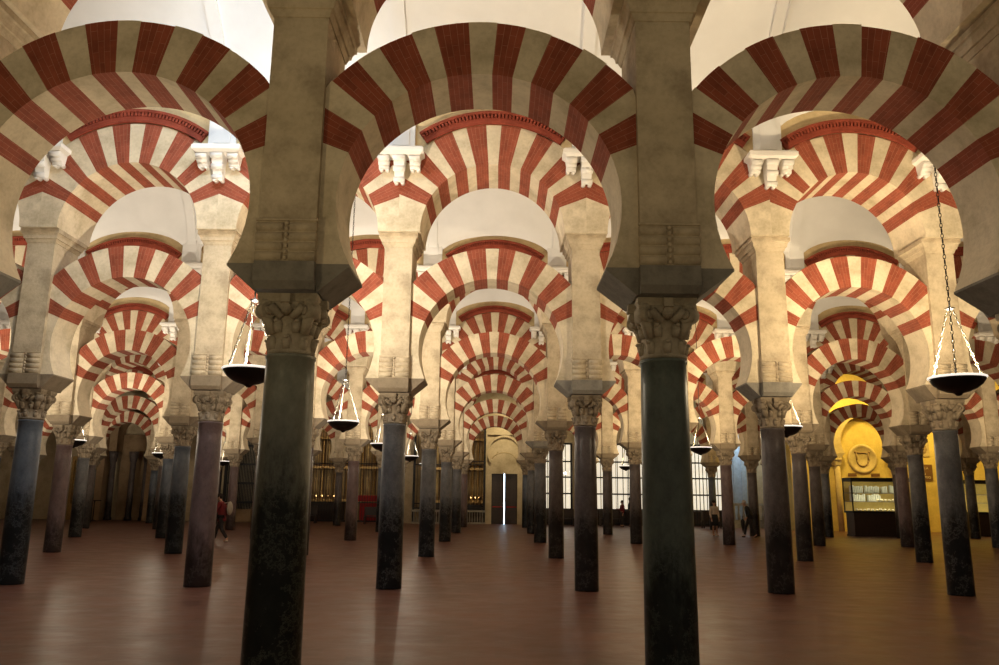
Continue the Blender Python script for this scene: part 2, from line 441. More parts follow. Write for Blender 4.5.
def corbel_meshes():
    s = MB(); yb = -T_UP - .001
    s.frustum((-.40, .40, yb-.30, yb), 8.035, (-.45, .45, yb-.36, yb), 8.075)
    s.box(-.465, .465, yb-.375, yb, 8.075, 8.15)
    s.frustum((-.465, .465, yb-.375, yb), 8.15, (-.43, .43, yb-.34, yb), 8.19)
    def lobe(xc, w, zlow, dep):
        m = MB()
        m.frustum((xc-w*.8, xc+w*.8, yb-dep*.45, yb), zlow+.07, (xc-w*1.05, xc+w*1.05, yb-dep, yb), 8.03)
        for i in range(3):                                       # stacked scroll rolls
            f = i/2.0; zz = zlow+.07 + (7.98-zlow-.07)*f; dd = dep*(.42+.5*f)
            m.tube((xc-w*(1.0+.1*f), yb-dd, zz), (xc+w*(1.0+.1*f), yb-dd, zz), .055, 10)
        for sg in (-1, 1):                                       # twin cusps at the foot
            m.tube((xc+sg*w*.58, yb-dep*.5, zlow+.035), (xc+sg*w*.58, yb, zlow+.035), .042, 10)
        return m
    return s.mesh('corbel_slab', [M['white']]), [lobe(-.30, .095, 7.78, .27).mesh('scroll', [M['white']]), lobe(0, .105, 7.52, .30).mesh('scroll', [M['white']]), lobe(.30, .095, 7.78, .27).mesh('scroll', [M['white']])]

CAPS = [capital_mesh(0, 'capital'), capital_mesh(1, 'capital_brown')]
PIL, MOU, REED = pilaster_mesh(), moulding_mesh(), reeded_mesh()
SLAB, LOBES = corbel_meshes()
SHAFTS = {}
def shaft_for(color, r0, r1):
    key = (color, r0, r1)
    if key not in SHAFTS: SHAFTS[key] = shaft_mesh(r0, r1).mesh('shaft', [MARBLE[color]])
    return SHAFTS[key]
COLOR = {(1,0): 'green-black veined', (1,1): 'dark green', (2,-2): 'slate-blue', (2,-1): 'purplish-brown', (2,0): 'grey-black', (2,1): 'brownish-grey',
         (2,2): 'brownish-grey', (2,3): 'grey-black', (3,-3): 'purplish-brown', (3,-2): 'slate-blue', (3,0): 'grey-black', (3,1): 'brownish-grey',
         (3,3): 'brownish-grey', (3,4): 'grey-black', (4,-1): 'purplish-brown', (4,0): 'grey-black', (5,-1): 'slate-blue', (4,3): 'purplish-brown'}
POOL = list(MARBLE)[2:]
# which columns, arches and piers the photograph shows (k numbers run left to right, 0 and 1 flank the central aisle)
KMAX = {1: (-1, 2), 2: (-3, 4), 3: (-5, 6), 4: (-7, 7), 5: (-8, 8), 6: (-8, 5)}

for row, xs in XS.items():
    y = ROWY[row]; rn = ROWN[row]; ks = sorted(xs)
    for k in ks:
        x = xs[k]
        dl = (x - xs[k-1])/2 if k-1 in xs else 1.77
        dr = (xs[k+1] - x)/2 if k+1 in xs else 1.77
        where = f'{place(k)} the central aisle, {rn} row'
        color = COLOR.get((row, k)) or random.choice(POOL)
        r0 = {(1,0): .262, (1,1): .238}.get((row, k), .228 + random.uniform(-.008, .012))
        r0 = round(r0, 2) if row > 2 else r0
        c = thing('column', f"{color if (row, k) in COLOR else 'dark'} marble column with carved capital, {where}", 'column', (x, y, 0), 0, 'columns of the arcades')
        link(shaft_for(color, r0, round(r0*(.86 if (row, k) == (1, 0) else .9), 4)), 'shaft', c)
        link(CAPS[0 if row == 1 else 1], 'capital', c)
        dp = R_LO_DROP + (.055 if row == 1 else 0)
        wl = dl - sqrt(r_low(dl)**2 - dp**2); wr = dr - sqrt(r_low(dr)**2 - dp**2)
        link(impost_mesh(wl, wr, 'impost' if row == 1 or (row, k) in ((2, 1), (2, 2), (4, 1)) else 'impost_brown'), 'impost_block', c)
        p = thing('pier', f'stone pier with reeded band above the column {where}', 'pier', (x, y, 0), 0, 'piers above the columns')
        link(PIL, 'pilaster', p); link(MOU, 'impost_moulding', p); link(REED, 'reeded_band', p)
        g = thing('scroll_corbel', f'white three-lobed scroll corbel above the column {where}', 'corbel', (x, y, 0), 0, 'scroll corbels between the upper arches')
        link(SLAB, 'slab', g)
        for L in LOBES: link(L, 'scroll', g)
        for q in (c, p, g): q.scale = (1, 1, ZSC[row])
    for k in ks[:-1]:
        x0, x1 = xs[k], xs[k+1]; hp = (x1-x0)/2; xc = (x0+x1)/2
        if k == 0: where = f'over the central aisle, {rn} arcade'
        elif k < 0: where = f'{ORD[-k]} left of the central arch, {rn} arcade'
        else: where = f'{ORD[k]} right of the central arch, {rn} arcade'
        mb = MB(); r = r_low(hp); f = row == 1
        arch_mesh(mb, r, r + RING_LO - (.05 if f else 0), hp - PW - .001, ZC + (.055 if f else 0), Z_IMP + .0005, T_LO, 1.0 if f else .7)
        o = link(weld(mb.mesh('horseshoe_arch', [M['cream'], M['red']])), 'horseshoe_arch', None, (xc, y, 0))
        tag(o, f'red and cream striped lower horseshoe arch, {where}', 'arch', 'lower horseshoe arches')
        u = thing('upper_arch', f'red and cream striped round upper arch, {where}', 'arch', (xc, y, 0), 0, 'upper round arches')
        mb = MB(); r = r_upp(hp) - (.06 if row == 1 else 0)
        arch_mesh(mb, r, r + R_UPX, hp - .0005, Z_UP, Z_UP, T_UP, .6)
        link(weld(mb.mesh('arch_ring', [M['cream'], M['red']])), 'arch_ring', u)
        ri = r + R_UPX + .016; a = max(54, math.degrees(asin(1.62/ri)) + 3)
        link(cornice_mesh(ri, ri + .25, T_UP, T_UP-.004, a, 180-a, 42), 'dentil_cornice', u)
        o.scale = u.scale = (1, 1, ZSC[row])

# ------------------------------------------------------------------ vaults and the walls above the arches
ZS, VH, LW, LH, LS = 8.28, 3.0, 1.66, .98, .95
def bay_span(row):                       # bays of a row extended sideways to cover the hall
    xs = XS[row]; ks = sorted(xs); v = [xs[k] for k in ks]
    while v[0] > -31: v.insert(0, v[0]-3.55)
    while v[-1] < 31: v.append(v[-1]+3.55)
    return v
def vault(y0, y1, piers, name, x0=-31.5, x1=31.5):
    mb = MB(); half = (y1-y0)/2; yc = (y0+y1)/2
    X = [(x0, 0, None)]
    for a, b in zip(piers, piers[1:]):
        c, h = (a+b)/2, (b-a)/2
        s = h/1.79
        for q in (-.32, -.319, ): pass
        X.append((a-.121, 1, None)); X.append((a-.12, 2, None)); X.append((a+.12, 2, None)); X.append((a+.121, 1, None))
        n = 20
        for i in range(n+1):
            u = -LW*s*1.0 + 2*LW*s*i/n
            X.append((c+u, 1, u/(LW*s)))
    X = [w for w in X if x0 <= w[0] <= x1]
    X.sort(key=lambda w: w[0])
    ny = 36; rows = []
    for x, kind, u in X:
        row = []
        for j in range(ny+1):
            ph = pi*j/ny; y = yc - half*cos(ph)
            z = ZS + VH*sin(ph)
            if kind == 2: z -= .10; z = max(z, ZS-.02)
            if u is not None:
                d = half - abs(y-yc)
                z = max(z, min(ZS+VH, ZS + .22 + (LH - .22 + LS*d)*sqrt(max(0, 1-u*u))))
            row.append(mb.vert((x, y, z)))
        rows.append(row)
    for (a, b, p, q) in zip(rows, rows[1:], X, X[1:]):
        for j in range(ny): mb.face((a[j], b[j], b[j+1], a[j+1]), 0, None, p[2] is not None and q[2] is not None)
    return struct(mb, name, M['vault'])
def arcade_wall(row):
    mb = MB(); y = ROWY[row]; xs = XS[row]; ks = sorted(xs); t = T_UP-.005
    for k in ks[:-1]:
        a, b = xs[k], xs[k+1]; c, h = (a+b)/2, (b-a)/2; ro = r_upp(h) - (.06 if row == 1 else 0) + R_UPX + .015
        n = 40; s = h/1.79; pts = []
        for i in range(n+1):
            x = -h + 2*h*i/n
            zb = Z_UP + sqrt(max(0, ro*ro - x*x))
            u = x/(LW*s)
            zt = ZS + .30 + (LH-.22)*sqrt(max(0, 1-u*u))
            pts.append((c+x, zb, max(zt, zb+.02)))
        for p, q in zip(pts, pts[1:]):
            for yy in (y-t, y+t):
                mb.poly([(p[0], yy, p[1]), (q[0], yy, q[1]), (q[0], yy, q[2]), (p[0], yy, p[2])], 0)
            mb.poly([(p[0], y-t, p[2]), (q[0], y-t, q[2]), (q[0], y+t, q[2]), (p[0], y+t, p[2])], 0)
    # solid wall carried beyond the built bays on either side
    lo, hi = xs[ks[0]], xs[ks[-1]]
    o = struct(mb, f'wall_arcade_{row}', M['ochre'])
    weld(o.data); o.scale = (1, 1, ZSC[row])
    rb = MB()                                  # plastered strips above the corbels
    for k in ks:
        rb.box(xs[k]-.27, xs[k]+.27, y-T_UP-.07, y-T_UP-.002, 8.195, 9.3)
        rb.box(xs[k]-.16, xs[k]+.16, y-T_UP-.095, y-T_UP-.071, 8.32, 9.3)
    struct(rb, f'trim_rib_{row}', M['vault']).scale = (1, 1, ZSC[row])
for r in range(1, 7): arcade_wall(r)
ys = [ROWY[i] for i in range(1, 7)]
vault(-.4+T_UP, ys[0]-T_UP-.003, bay_span(1), 'ceiling_vault_1', -9, 9)
for i in range(1, 6): vault(ys[i-1]+T_UP+.003, ys[i]-T_UP-.003, bay_span(i+1), f'ceiling_vault_{i+1}')
vault(ys[5]+T_UP+.003, 52.7, bay_span(6), 'ceiling_vault_7')

fl = MB(); fl.box(-32, 32, -4, 57.5, -.2, 0)
struct(fl, 'floor', M['floor'])
wl = MB(); wl.box(-32, -31.4, -4, 54, 0, 11.4); struct(wl, 'wall_left', M['farwall'])
wr = MB(); wr.box(31.4, 32, -4, 54, 0, 11.4); struct(wr, 'wall_right', M['farwall'])

def area(name, loc, size, power, col, rot=(0,0,0), shape='DISK', sy=None, spread=pi):
    L = bpy.data.lights.new(name, 'AREA'); L.shape = shape; L.size = size
    if sy: L.size_y = sy
    L.energy = power; L.color = col; L.spread = spread
    o = bpy.data.objects.new(name, L); COL.objects.link(o); o.location = loc; o.rotation_euler = rot
    return o
# ------------------------------------------------------------------ far end of the hall
YB = 52.6
M['pane'] = emit('daylit_pane', (1.0, .88, .68), .85)
M['slit'] = emit('daylight_outside', (.62, .80, 1.0), 8)
M['sky'] = emit('skylight_pane', (.80, .90, 1.0), 3)
M['red_cloth'] = plain('red_cloth', (.42, .012, .015), .7)
M['candle'] = emit('candle_flame', (1.0, .62, .22), 6)
M['glass'] = None
t = NT('display_glass'); t.b.inputs['Transmission Weight'].default_value = 1; t.b.inputs['IOR'].default_value = 1.1
M['glass'] = t.set((.93, .97, .94), .02)
M['paper'] = plain('pale_paper', (.74, .76, .72), .6)
M['ceramic'] = plain('pale_ceramic', (.74, .66, .48), .4)
M['brownsign'] = plain('brown_sign', (.16, .075, .03), .6)
M['letter'] = plain('pale_lettering', (.66, .56, .38), .6)
M['slate'] = plain('blue_grey_plaster', (.42, .50, .56), .8)
M['balus'] = stone('grey_balustrade_stone', (.40, .37, .32), (.26, .24, .2), scale=3)
M['extred'] = plain('extinguisher_red', (.45, .015, .012), .4)

# back wall with its openings (x0, x1, top)
OPEN = [(-13.2, -6.9, 6.4), (-5.5, -2.9, 6.4), (-2.25, -.82, 6.4), (-.70, 1.50, 5.70), (2.75, 4.85, 5.25), (6.2, 10.7, 5.25), (12.0, 14.75, 5.25)]
mb = MB(); xe = -31.4
for a, b, zt in OPEN:
    mb.box(xe, a, YB, YB+.5, 0, 11.3); mb.box(a, b, YB, YB+.5, zt, 11.3); xe = b
mb.box(xe, 17.2, YB, YB+.5, 0, 11.3)
struct(mb, 'wall_back', M['farwall'])
mb = MB(); mb.box(-14, -.75, 57, 57.3, 0, 8); mb.box(-14.3, -14, 53.1, 57.3, 0, 8); mb.box(-.78, -.72, 53.1, 57, 0, 8); mb.box(-14.3, -.72, 53.1, 57.3, 8, 8.2)
struct(mb, 'wall_chapel', M['ochre'])
# right-hand wall, nearer, with the blind arch
YR = 47.5
mb = MB(); mb.box(17.2, 31.4, YR, YR+.4, 0, 11.3); mb.box(17.2, 17.5, YR+.4, YB+.5, 0, 11.3)
struct(mb, 'wall_yellow', M['yellow'])
for i, cx in enumerate((21.55, 28.4)):
    mb = MB(); r, ro, zc, zb = 1.50, 2.05, 5.15, 4.45
    a0 = asin((zb-zc)/r); n = 36
    pts = []
    for k in range(n+1):
        a = a0 + (pi-2*a0)*k/n
        pts.append(((r*cos(a), zc+r*sin(a)), (ro*cos(a)*(1 if sin(a) > 0 else 1.0), zc+ro*sin(a) if sin(a) > 0 else max(zb, zc+ro*sin(a)))))
    for p, q in zip(pts, pts[1:]):
        for yy in (-.42, 0): mb.poly([(p[0][0], yy, p[0][1]), (p[1][0], yy, p[1][1]), (q[1][0], yy, q[1][1]), (q[0][0], yy, q[0][1])])
        for e in (0, 1): mb.poly([(p[e][0], -.42, p[e][1]), (p[e][0], 0, p[e][1]), (q[e][0], 0, q[e][1]), (q[e][0], -.42, q[e][1])])
    for sgn in (-1, 1):
        mb.frustum(*[(sgn*1.72-w, sgn*1.72+w, -.42-e, 0) for w, e in ((.22, 0),)], 4.25, (sgn*1.72-.42, sgn*1.72+.42, -.46, 0), zb)
        mb.frustum((sgn*1.72-.16, sgn*1.72+.16, -.36, 0), 3.75, (sgn*1.72-.24, sgn*1.72+.24, -.42, 0), 4.25)
        for kx in (-.14, 0, .14): mb.ball((sgn*1.72+kx, -.40, 4.08), .08, .05, .09)
        mb.lathe([(.16, 0), (.15, 3.75)], 16, (sgn*1.72, -.19, 0))
    o = mb.build('blind_arch', [M['ochre']], None, (cx, YR-.001, 0))
    tag(o, ['plain ochre blind horseshoe arch framing the yellow wall behind the display case', 'plain ochre blind arch on the yellow wall at the far right'][i], 'arch')
# roundel
t = thing('roundel', 'round carved stone coat of arms on the yellow wall above the display case', 'roundel', (21.4, YR, 4.14))
mb = MB()
for k in range(1): mb.lathe([(0, 0), (.86, 0), (.86, .05), (.80, .09), (.72, .09), (.68, .05), (0, .05)], 48, caps=False)
o = mb.build('disc', M['ochre'], t, (0, -.001, 0)); o.rotation_euler = (pi/2, 0, 0)
mb = MB()
sh = [(-.34, .36), (.34, .36), (.34, -.10), (.28, -.28), (.16, -.38), (0, -.43), (-.16, -.38), (-.28, -.28), (-.34, -.10)]
for p, q in zip(sh, sh[1:]+sh[:1]): mb.tube((p[0], -.06, p[1]), (q[0], -.06, q[1]), .045, 8)
for p in ((-.40, .40), (.40, .40)): mb.ball((p[0], -.06, p[1]), .075, .05, .075)
mb.build('shield', M['brownpier'], t)
for x, lab in ((20.75, 'left'), (22.1, 'right')):
    mb = MB(); mb.box(-.25, .25, -.03, -.001, -.09, .09)
    tag(mb.build('wall_plaque', M['brownsign'], None, (x, YR, 3.22)), f'small dark plaque on the yellow wall, {lab} one under the stone roundel', 'plaque')
# framed rosette and brown sign
t = thing('picture_frame', 'small framed panel with a dark rosette on the yellow wall', 'frame', (24.95, YR, 4.75))
mb = MB(); mb.box(-.42, .42, -.05, -.001, -.42, .42); mb.build('panel', M['ochre'], t)
mb = MB()
for k in range(8): mb.ball((.2*cos(k*pi/4), -.06, .2*sin(k*pi/4)), .1, .02, .1)
mb.ball((0, -.06, 0), .11, .03, .11); mb.build('rosette', M['brownpier'], t)
t = thing('chapel_sign', 'brown wall sign with four lines of pale lettering on the yellow wall', 'sign', (24.85, YR, 3.40))
mb = MB(); mb.box(-.60, .60, -.05, -.001, -.46, .46); mb.build('board', M['brownsign'], t)
for txt, z in (('CAPILLA', .20), ('DE', .03), ('SAN', -.14), ('AMBROSIO', -.33)):
    cu = bpy.data.curves.new('lettering', 'FONT'); cu.body = txt; cu.size = .19; cu.align_x = 'CENTER'; cu.extrude = .004
    to = bpy.data.objects.new('tmp', cu); COL.objects.link(to)
    me = bpy.data.meshes.new_from_object(to.evaluated_get(bpy.context.evaluated_depsgraph_get())); bpy.data.objects.remove(to)
    me.materials.clear(); me.materials.append(M['letter'])
    o = link(me, 'lettering', t, (0, -.056, z-.02)); o.rotation_euler = (pi/2, 0, 0)
# display cases
def display_case(x, y, wid, dep, label):
    t = thing('display_case', label, 'display case', (x, y, 0))
    mb = MB(); mb.box(-wid/2+.08, wid/2-.08, 0, dep, 0, 1.12); mb.box(-wid/2+.04, wid/2-.04, -.02, dep, .0, .08); mb.build('base_cabinet', M['wood'], t)
    mb = MB(); mb.box(-wid/2, wid/2, -.10, dep+.05, 1.122, 1.22); mb.build('counter', M['iron'], t)
    mb = MB(); mb.box(-wid/2, wid/2, -.10, dep+.05, 2.66, 2.84); mb.build('top_frame', M['iron'], t)
    mb = MB()
    for sx in (-wid/2+.03, wid/2-.03):
        for yy in (-.07, dep+.02): mb.box(sx-.025, sx+.025, yy-.025, yy+.025, 1.221, 2.659)
    mb.build('posts', M['iron'], t)
    mb = MB(); mb.box(-wid/2+.06, wid/2-.06, -.085, -.075, 1.23, 2.65); mb.build('glass_front', M['glass'], t)
    for z in (1.66, 2.08):
        mb = MB(); mb.box(-wid/2+.06, wid/2-.06, .12, dep-.02, z, z+.03); mb.build('shelf', M['glass'] if 0 else M['balus'], t)
    mb = MB(); mb.box(-wid/2+.06, wid/2-.06, dep-.015, dep+.015, 1.23, 2.65); mb.build('back_panel', M['yellow'], t)
    for z, e in ((2.60, 9), (2.06, 12), (1.64, 14)): area('case_light', (x, y+.06, z), wid*.9, e, (1.0, .86, .52), (radians(28), 0, 0), 'RECTANGLE', .06)
    return t
CX, CY, CW = 19.05, 40.4, 3.1
display_case(CX, CY, CW, .9, 'glass display case of books and pale ceramics on a dark cabinet, right side')
bk = MB(); bk.box(0, .05, 0, .26, 0, .34); bm_ = bk.mesh('book', [M['paper']])
for z, x0, n in ((2.111, -1.36, 7), (2.111, -.62, 8), (2.111, .22, 3), (2.111, .62, 7), (1.691, -1.36, 8), (1.691, -.50, 7)):
    for i in range(n):
        if z < 2 and x0 > -1: pass
        o = link(bm_, 'book', None, (CX+x0+i*.088, CY+.34, z)); o.scale = (.8, 1, random.uniform(.85, 1.12))
        tag(o, 'white-spined book standing on a shelf of the glass display case', 'book', 'books in the display case')
def pot(): 
    m_ = MB(); m_.lathe([(.03, 0), (.055, .01), (.085, .05), (.075, .10), (.045, .12), (.055, .135)], 12); return m_.mesh('ceramic_pot', [M['ceramic']])
PT = pot()
for z, x0, n, st, yy in ((1.221, -1.25, 13, .2, .15), (1.691, -.15, 8, .19, .2), (2.111, 1.28, 1, .2, .2)):
    for i in range(n):
        o = link(PT, 'ceramic_pot', None, (CX+x0+i*st, CY+yy, z+.001)); s = random.uniform(.7, 1.0); o.scale = (s*1.1, s, s*1.1)
        tag(o, 'pale ceramic piece displayed inside the glass case', 'ceramic', 'ceramics in the display case')
display_case(25.4, 42.2, 2.9, .8, 'low glass display case at the far right edge against the yellow wall')

# door in its arched niche
mb = MB(); mb.box(-.70, -.40, YB+.24, YB+.5, 0, 5.7); mb.box(1.28, 1.50, YB+.24, YB+.5, 0, 5.7); mb.box(-.40, 1.28, YB+.24, YB+.5, 3.2, 5.7)
struct(mb, 'wall_niche', M['farwall'])
mb = MB(); cx, r, zc = .40, 1.0, 4.55; n = 24
def niche_edge(k):
    a = -radians(35) + (pi+radians(70))*k/n
    return cx+r*cos(a), zc+r*sin(a)
for k in range(n):
    p, q = niche_edge(k), niche_edge(k+1)
    ox = lambda p: (1.50 if p[0] > cx else -.70)
    P2 = (cx+(p[0]-cx)*1.1, zc+(p[1]-zc)*1.14); Q2 = (cx+(q[0]-cx)*1.1, zc+(q[1]-zc)*1.14)
    for yy in (YB+.04, YB+.23): mb.poly([(p[0], yy, p[1]), (P2[0], yy, P2[1]), (Q2[0], yy, Q2[1]), (q[0], yy, q[1])])
    mb.poly([(p[0], YB+.04, p[1]), (p[0], YB+.23, p[1]), (q[0], YB+.23, q[1]), (q[0], YB+.04, q[1])])
struct(mb, 'trim_niche_arch', M['farwall'])
mb = MB(); mb.tube((.40-.55, YB+.235, 4.35), (.40-.42, YB+.235, 4.62), .025); 
for k in range(12):
    a, b = radians(20+140*k/12), radians(20+140*(k+1)/12)
    mb.tube((.40+.85*cos(a), YB+.235, 3.95+.6*sin(a)), (.40+.85*cos(b), YB+.235, 3.95+.6*sin(b)), .022)
struct(mb, 'trim_relieving_arch', M['ochre'])
t = thing('double_door', 'dark double door standing slightly ajar with bright daylight in the gap', 'door', (.43, YB+.53, 0))
for nm, x0, x1, hx in (('door_leaf', -.86, -.030, -.1), ('door_leaf', .030, .90, .1)):
    mb = MB(); mb.box(x0, x1, 0, .08, .0, 3.24)
    for z0, z1 in ((.15, 1.0), (1.15, 2.1), (2.25, 3.05)): mb.box(x0+.1, x1-.1, -.02, 0, z0, z1)
    lf = mb.build(nm, M['wood'], t)
    mb = MB(); mb.tube((x0+.1, -.07, 1.08), (x1-.1, -.07, 1.08), .028, 8); mb.box(x0+.1, x0+.16, -.07, -.021, 1.05, 1.11); mb.box(x1-.16, x1-.1, -.07, -.021, 1.05, 1.11)
    mb.build('push_bar', M['extred'], lf)
mb = MB(); mb.box(-.5, 1.4, YB+.9, YB+.92, 0, 3.6); struct(mb, 'window_doorway_daylight', M['slit'])
mb = MB(); mb.box(-.50, 1.40, YB+.51, YB+.60, 3.25, 3.6); struct(mb, 'trim_door_head', M['wood'])

# daylit grilled openings on the right
def grille(name, x0, x1, y, z0, z1, label, dx=.28, zs=(), r=.018, cat='grille', arch=False, mat=None, group=None):
    t = thing(name, label, cat, ((x0+x1)/2, y, 0), 0, group); w = (x1-x0)/2; m_ = mat or M['iron']
    mb = MB(); n = max(2, round((x1-x0)/dx))
    for i in range(n+1):
        x = -w + 2*w*i/n; mb.box(x-r, x+r, -r, r, z0, z1)
    mb.build('vertical_bars', m_, t)
    mb = MB()
    for z in zs: mb.box(-w, w, -r*1.6, r*1.6, z-r*2.2, z+r*2.2)
    mb.box(-w-.04, w+.04, -.04, .04, z1-.05, z1+.07); mb.box(-w-.04, w+.04, -.04, .04, z0, z0+.10)
    mb.build('rails', m_, t)
    mb = MB()
    for s in (-w, w): mb.box(s-.07, s+.07, -.06, .06, 0, z1)
    mb.build('posts', m_, t)
    return t
for i, (a, b, zt) in enumerate(OPEN[4:]):
    mb = MB(); n = max(1, round((b-a)/.72)); h = (b-a)/n
    for k in range(n):
        for z0, z1 in ((.95, 1.95), (2.0, 3.0), (3.05, 4.0), (4.05, 5.2)): mb.box(a+k*h+.02, a+(k+1)*h-.02, YB+.42, YB+.44, z0, z1)
    struct(mb, f'window_{i+1}', M['pane'])
    mb = MB(); mb.box(a, b, YB+.36, YB+.46, 0, .94); struct(mb, f'trim_sill_{i+1}', M['wood'])
    grille('iron_grille', a+.09, b-.09, YB-.08, .1, zt-.1, ['dark iron grille before the bright window just right of the door', 'wide dark iron grille before the bright window right of centre', 'dark iron grille before the bright window behind the standing woman'][i], .24 if i == 2 else .36, (1.0, 1.98, 3.02, 4.02), .022)
# left-hand chapels: grilles, altars, balustrades
for a, b, lab, dx in ((-13.1, -7.0, 'tall black iron grille before the gilded chapel left of centre', .17), (-5.4, -3.0, 'black iron grille before the narrow gilded chapel left of the door', .2), (-2.18, -.86, 'black iron gate beside the yellow door niche', .33)):
    z0 = .9 if a > -6 else .05
    grille('iron_grille', a, b, YB-.05, z0, 6.3, lab, dx, (1.1, 3.75, 3.95) if a > -3 else (3.72, 1.25), .014)
    if a > -6:
        t = thing('balustrade', 'low grey stone balustrade under the ' + ('narrow chapel grille' if a < -3 else 'gate beside the door niche'), 'balustrade', ((a+b)/2, YB-.26, 0)); w = (b-a)/2
        mb = MB(); mb.box(-w-.1, w+.1, -.13, .13, 0, .12); mb.build('plinth', M['balus'], t)
        mb = MB(); mb.box(-w-.1, w+.1, -.13, .13, .74, .86); mb.build('coping', M['balus'], t)
        n = max(4, int(2*w/.16))
        for k in range(n):
            mb = MB(); x = -w + 2*w*(k+.5)/n; mb.lathe([(.04, .121), (.055, .25), (.035, .5), (.045, .739)], 8, (x, 0, 0)); mb.build('baluster', M['balus'], t)
def retable(x, w, label, cloth=None):
    t = thing('altarpiece', label, 'altarpiece', (x, 55.6, 0))
    mb = MB(); mb.box(-w/2, w/2, .3, .8, 0, 6.0); mb.build('back_panel', M['brownpier'], t)
    for k in range(3):
        for z0, z1 in ((1.7, 3.4), (3.8, 5.4)):
            mb = MB(); xx = -w/2 + w*(k+.5)/3; mb.box(xx-w*.10, xx+w*.10, .22, .299, z0, z1); mb.lathe([(.0, 0), (.14, .02), (.16, .5), (.1, .85), (.09, .95), (.12, 1.05), (.0, 1.22)], 12, (xx, .12, z0+.05), caps=False); mb.build('niche_figure', M['ochre'], t)
    for k in range(4):
        mb = MB(); xx = -w/2 + w*k/3
        mb.lathe([(.11, 1.4), (.09, 1.6), (.08, 3.3), (.12, 3.5)], 12, (xx, .15, 0)); mb.lathe([(.10, 3.7), (.08, 3.9), (.07, 5.3), (.11, 5.5)], 12, (xx, .15, 0)); mb.build('gilt_column', M['gold'], t)
    for z in (1.3, 3.5, 5.5):
        mb = MB(); mb.box(-w/2-.15, w/2+.15, -.02, .299, z, z+.16); mb.build('cornice', M['gold'], t)
    mb = MB(); mb.box(-w/2+.1, w/2-.1, -.9, .2, 0, 1.2); mb.build('altar_table', M['wood'] if not cloth else cloth, t)
    return t
retable(-11.6, 2.6, 'gilded altarpiece behind the grille left of centre, its left one')
retable(-8.1, 2.4, 'gilded altarpiece with a red altar front behind the tall grille', M['red_cloth'])
retable(-4.2, 2.0, 'narrow gilded altarpiece behind the grille between columns')
retable(-1.55, 1.1, 'slender gilded altarpiece beside the yellow door niche')
for i, x in enumerate((-12.2, -11.8, -11.4, -11.0, -8.7, -8.3, -7.9, -7.5, -4.7, -4.2, -3.8, -1.8, -1.5, -1.25)):
    t = thing('candle', 'lit candle on a gilded altar behind the grilles', 'candle', (x, 54.95, 1.2 if True else 0), 0, 'candles on the altars')
    mb = MB(); mb.lathe([(.05, .001), (.03, .03), (.025, .22), (.03, .23), (.018, .24), (.018, .42)], 8); mb.build('candlestick', M['gold'], t)
    mb = MB(); mb.ball((0, 0, .46), .025, .025, .05, 8, 5); mb.build('flame', M['candle'], t)
mb = MB(); mb.box(-9.3, -6.95, -.03, .03, 1.33, 1.72); tag(mb.build('red_hanging', M['red_cloth'], None, (0, 53.3, 0)), 'red cloth hanging behind the tall iron grille', 'cloth')
# dark gate, chest and lit barred window at left
grille('iron_gate', -17.6, -14.6, YB-.05, .05, 6.2, 'tall black iron gate behind the red-coated visitor', .1, (1.2, 2.4, 3.6, 4.8), .03, 'gate')
mb = MB(); mb.box(-.75, .75, -.35, .35, 0, .68); mb.box(-.8, .8, -.4, .4, .68, .78); tag(mb.build('wooden_chest', M['brownpier'], None, (-16.2, 51.6, 0)), 'low brown wooden chest before the tall black gate', 'chest')
mb = MB(); mb.box(-18.75, -17.95, YB-.04, YB-.02, 2.6, 4.1); struct(mb, 'window_4', emit('lit_window', (1.0, .68, .22), 1.6))
grille('window_bars', -18.8, -17.9, YB-.09, 2.5, 4.2, 'iron bars over the small golden lit window at left', .2, (3.1, 3.6), .02)
# compound arch at far left and the gilded screen beside it
t = thing('arched_portal', 'brown stone arched portal with engaged columns at the far left', 'portal', (-23.5, 51.7, 0))
def half_ring(mb, x, r, ro, zc, y0, y1, zb):
    n = 20; pts = [((x+r, zb), (x+ro, zb))] + [((x+r*cos(pi*k/n), zc+r*sin(pi*k/n)), (x+ro*cos(pi*k/n), zc+ro*sin(pi*k/n))) for k in range(n+1)] + [((x-r, zb), (x-ro, zb))]
    for p, q in zip(pts, pts[1:]):
        for yy in (y0, y1): mb.poly([(p[0][0], yy, p[0][1]), (p[1][0], yy, p[1][1]), (q[1][0], yy, q[1][1]), (q[0][0], yy, q[0][1])])
        for e in (0, 1): mb.poly([(p[e][0], y0, p[e][1]), (p[e][0], y1, p[e][1]), (q[e][0], y1, q[e][1]), (q[e][0], y0, q[e][1])])
mb = MB(); half_ring(mb, 0, 1.35, 1.9, 5.6, -.5, .89, 0); mb.build('outer_arch', M['brownpier'], t)
mb = MB(); half_ring(mb, 0, .85, 1.34, 5.5, -.15, .89, 4.3); mb.build('inner_arch', M['brownpier'], t)
for sx in (-1.08, .2, 1.08):
    mb = MB(); mb.lathe([(.24, 0), (.24, .15), (.19, .2), (.17, 3.6), (.21, 3.66), (.26, 4.0), (.3, 4.28)], 16, (sx, .1, 0)); mb.build('engaged_column', MARBLE['brownish-grey'], t)
mb = MB(); mb.box(-.84, .84, .6, .88, 0, 5.4); mb.build('infill', M['brownpier'], t)
mb = MB(); mb.box(-2.0, 2.0, -.55, .89, 0, .24) if 0 else mb.box(1.36, 2.0, -.55, .85, .0, .3); mb.build('plinth', M['brownpier'], t)
t = thing('gilded_screen', 'gilded openwork screen beside the brown portal at far left', 'screen', (-26.3, 51.9, 0))
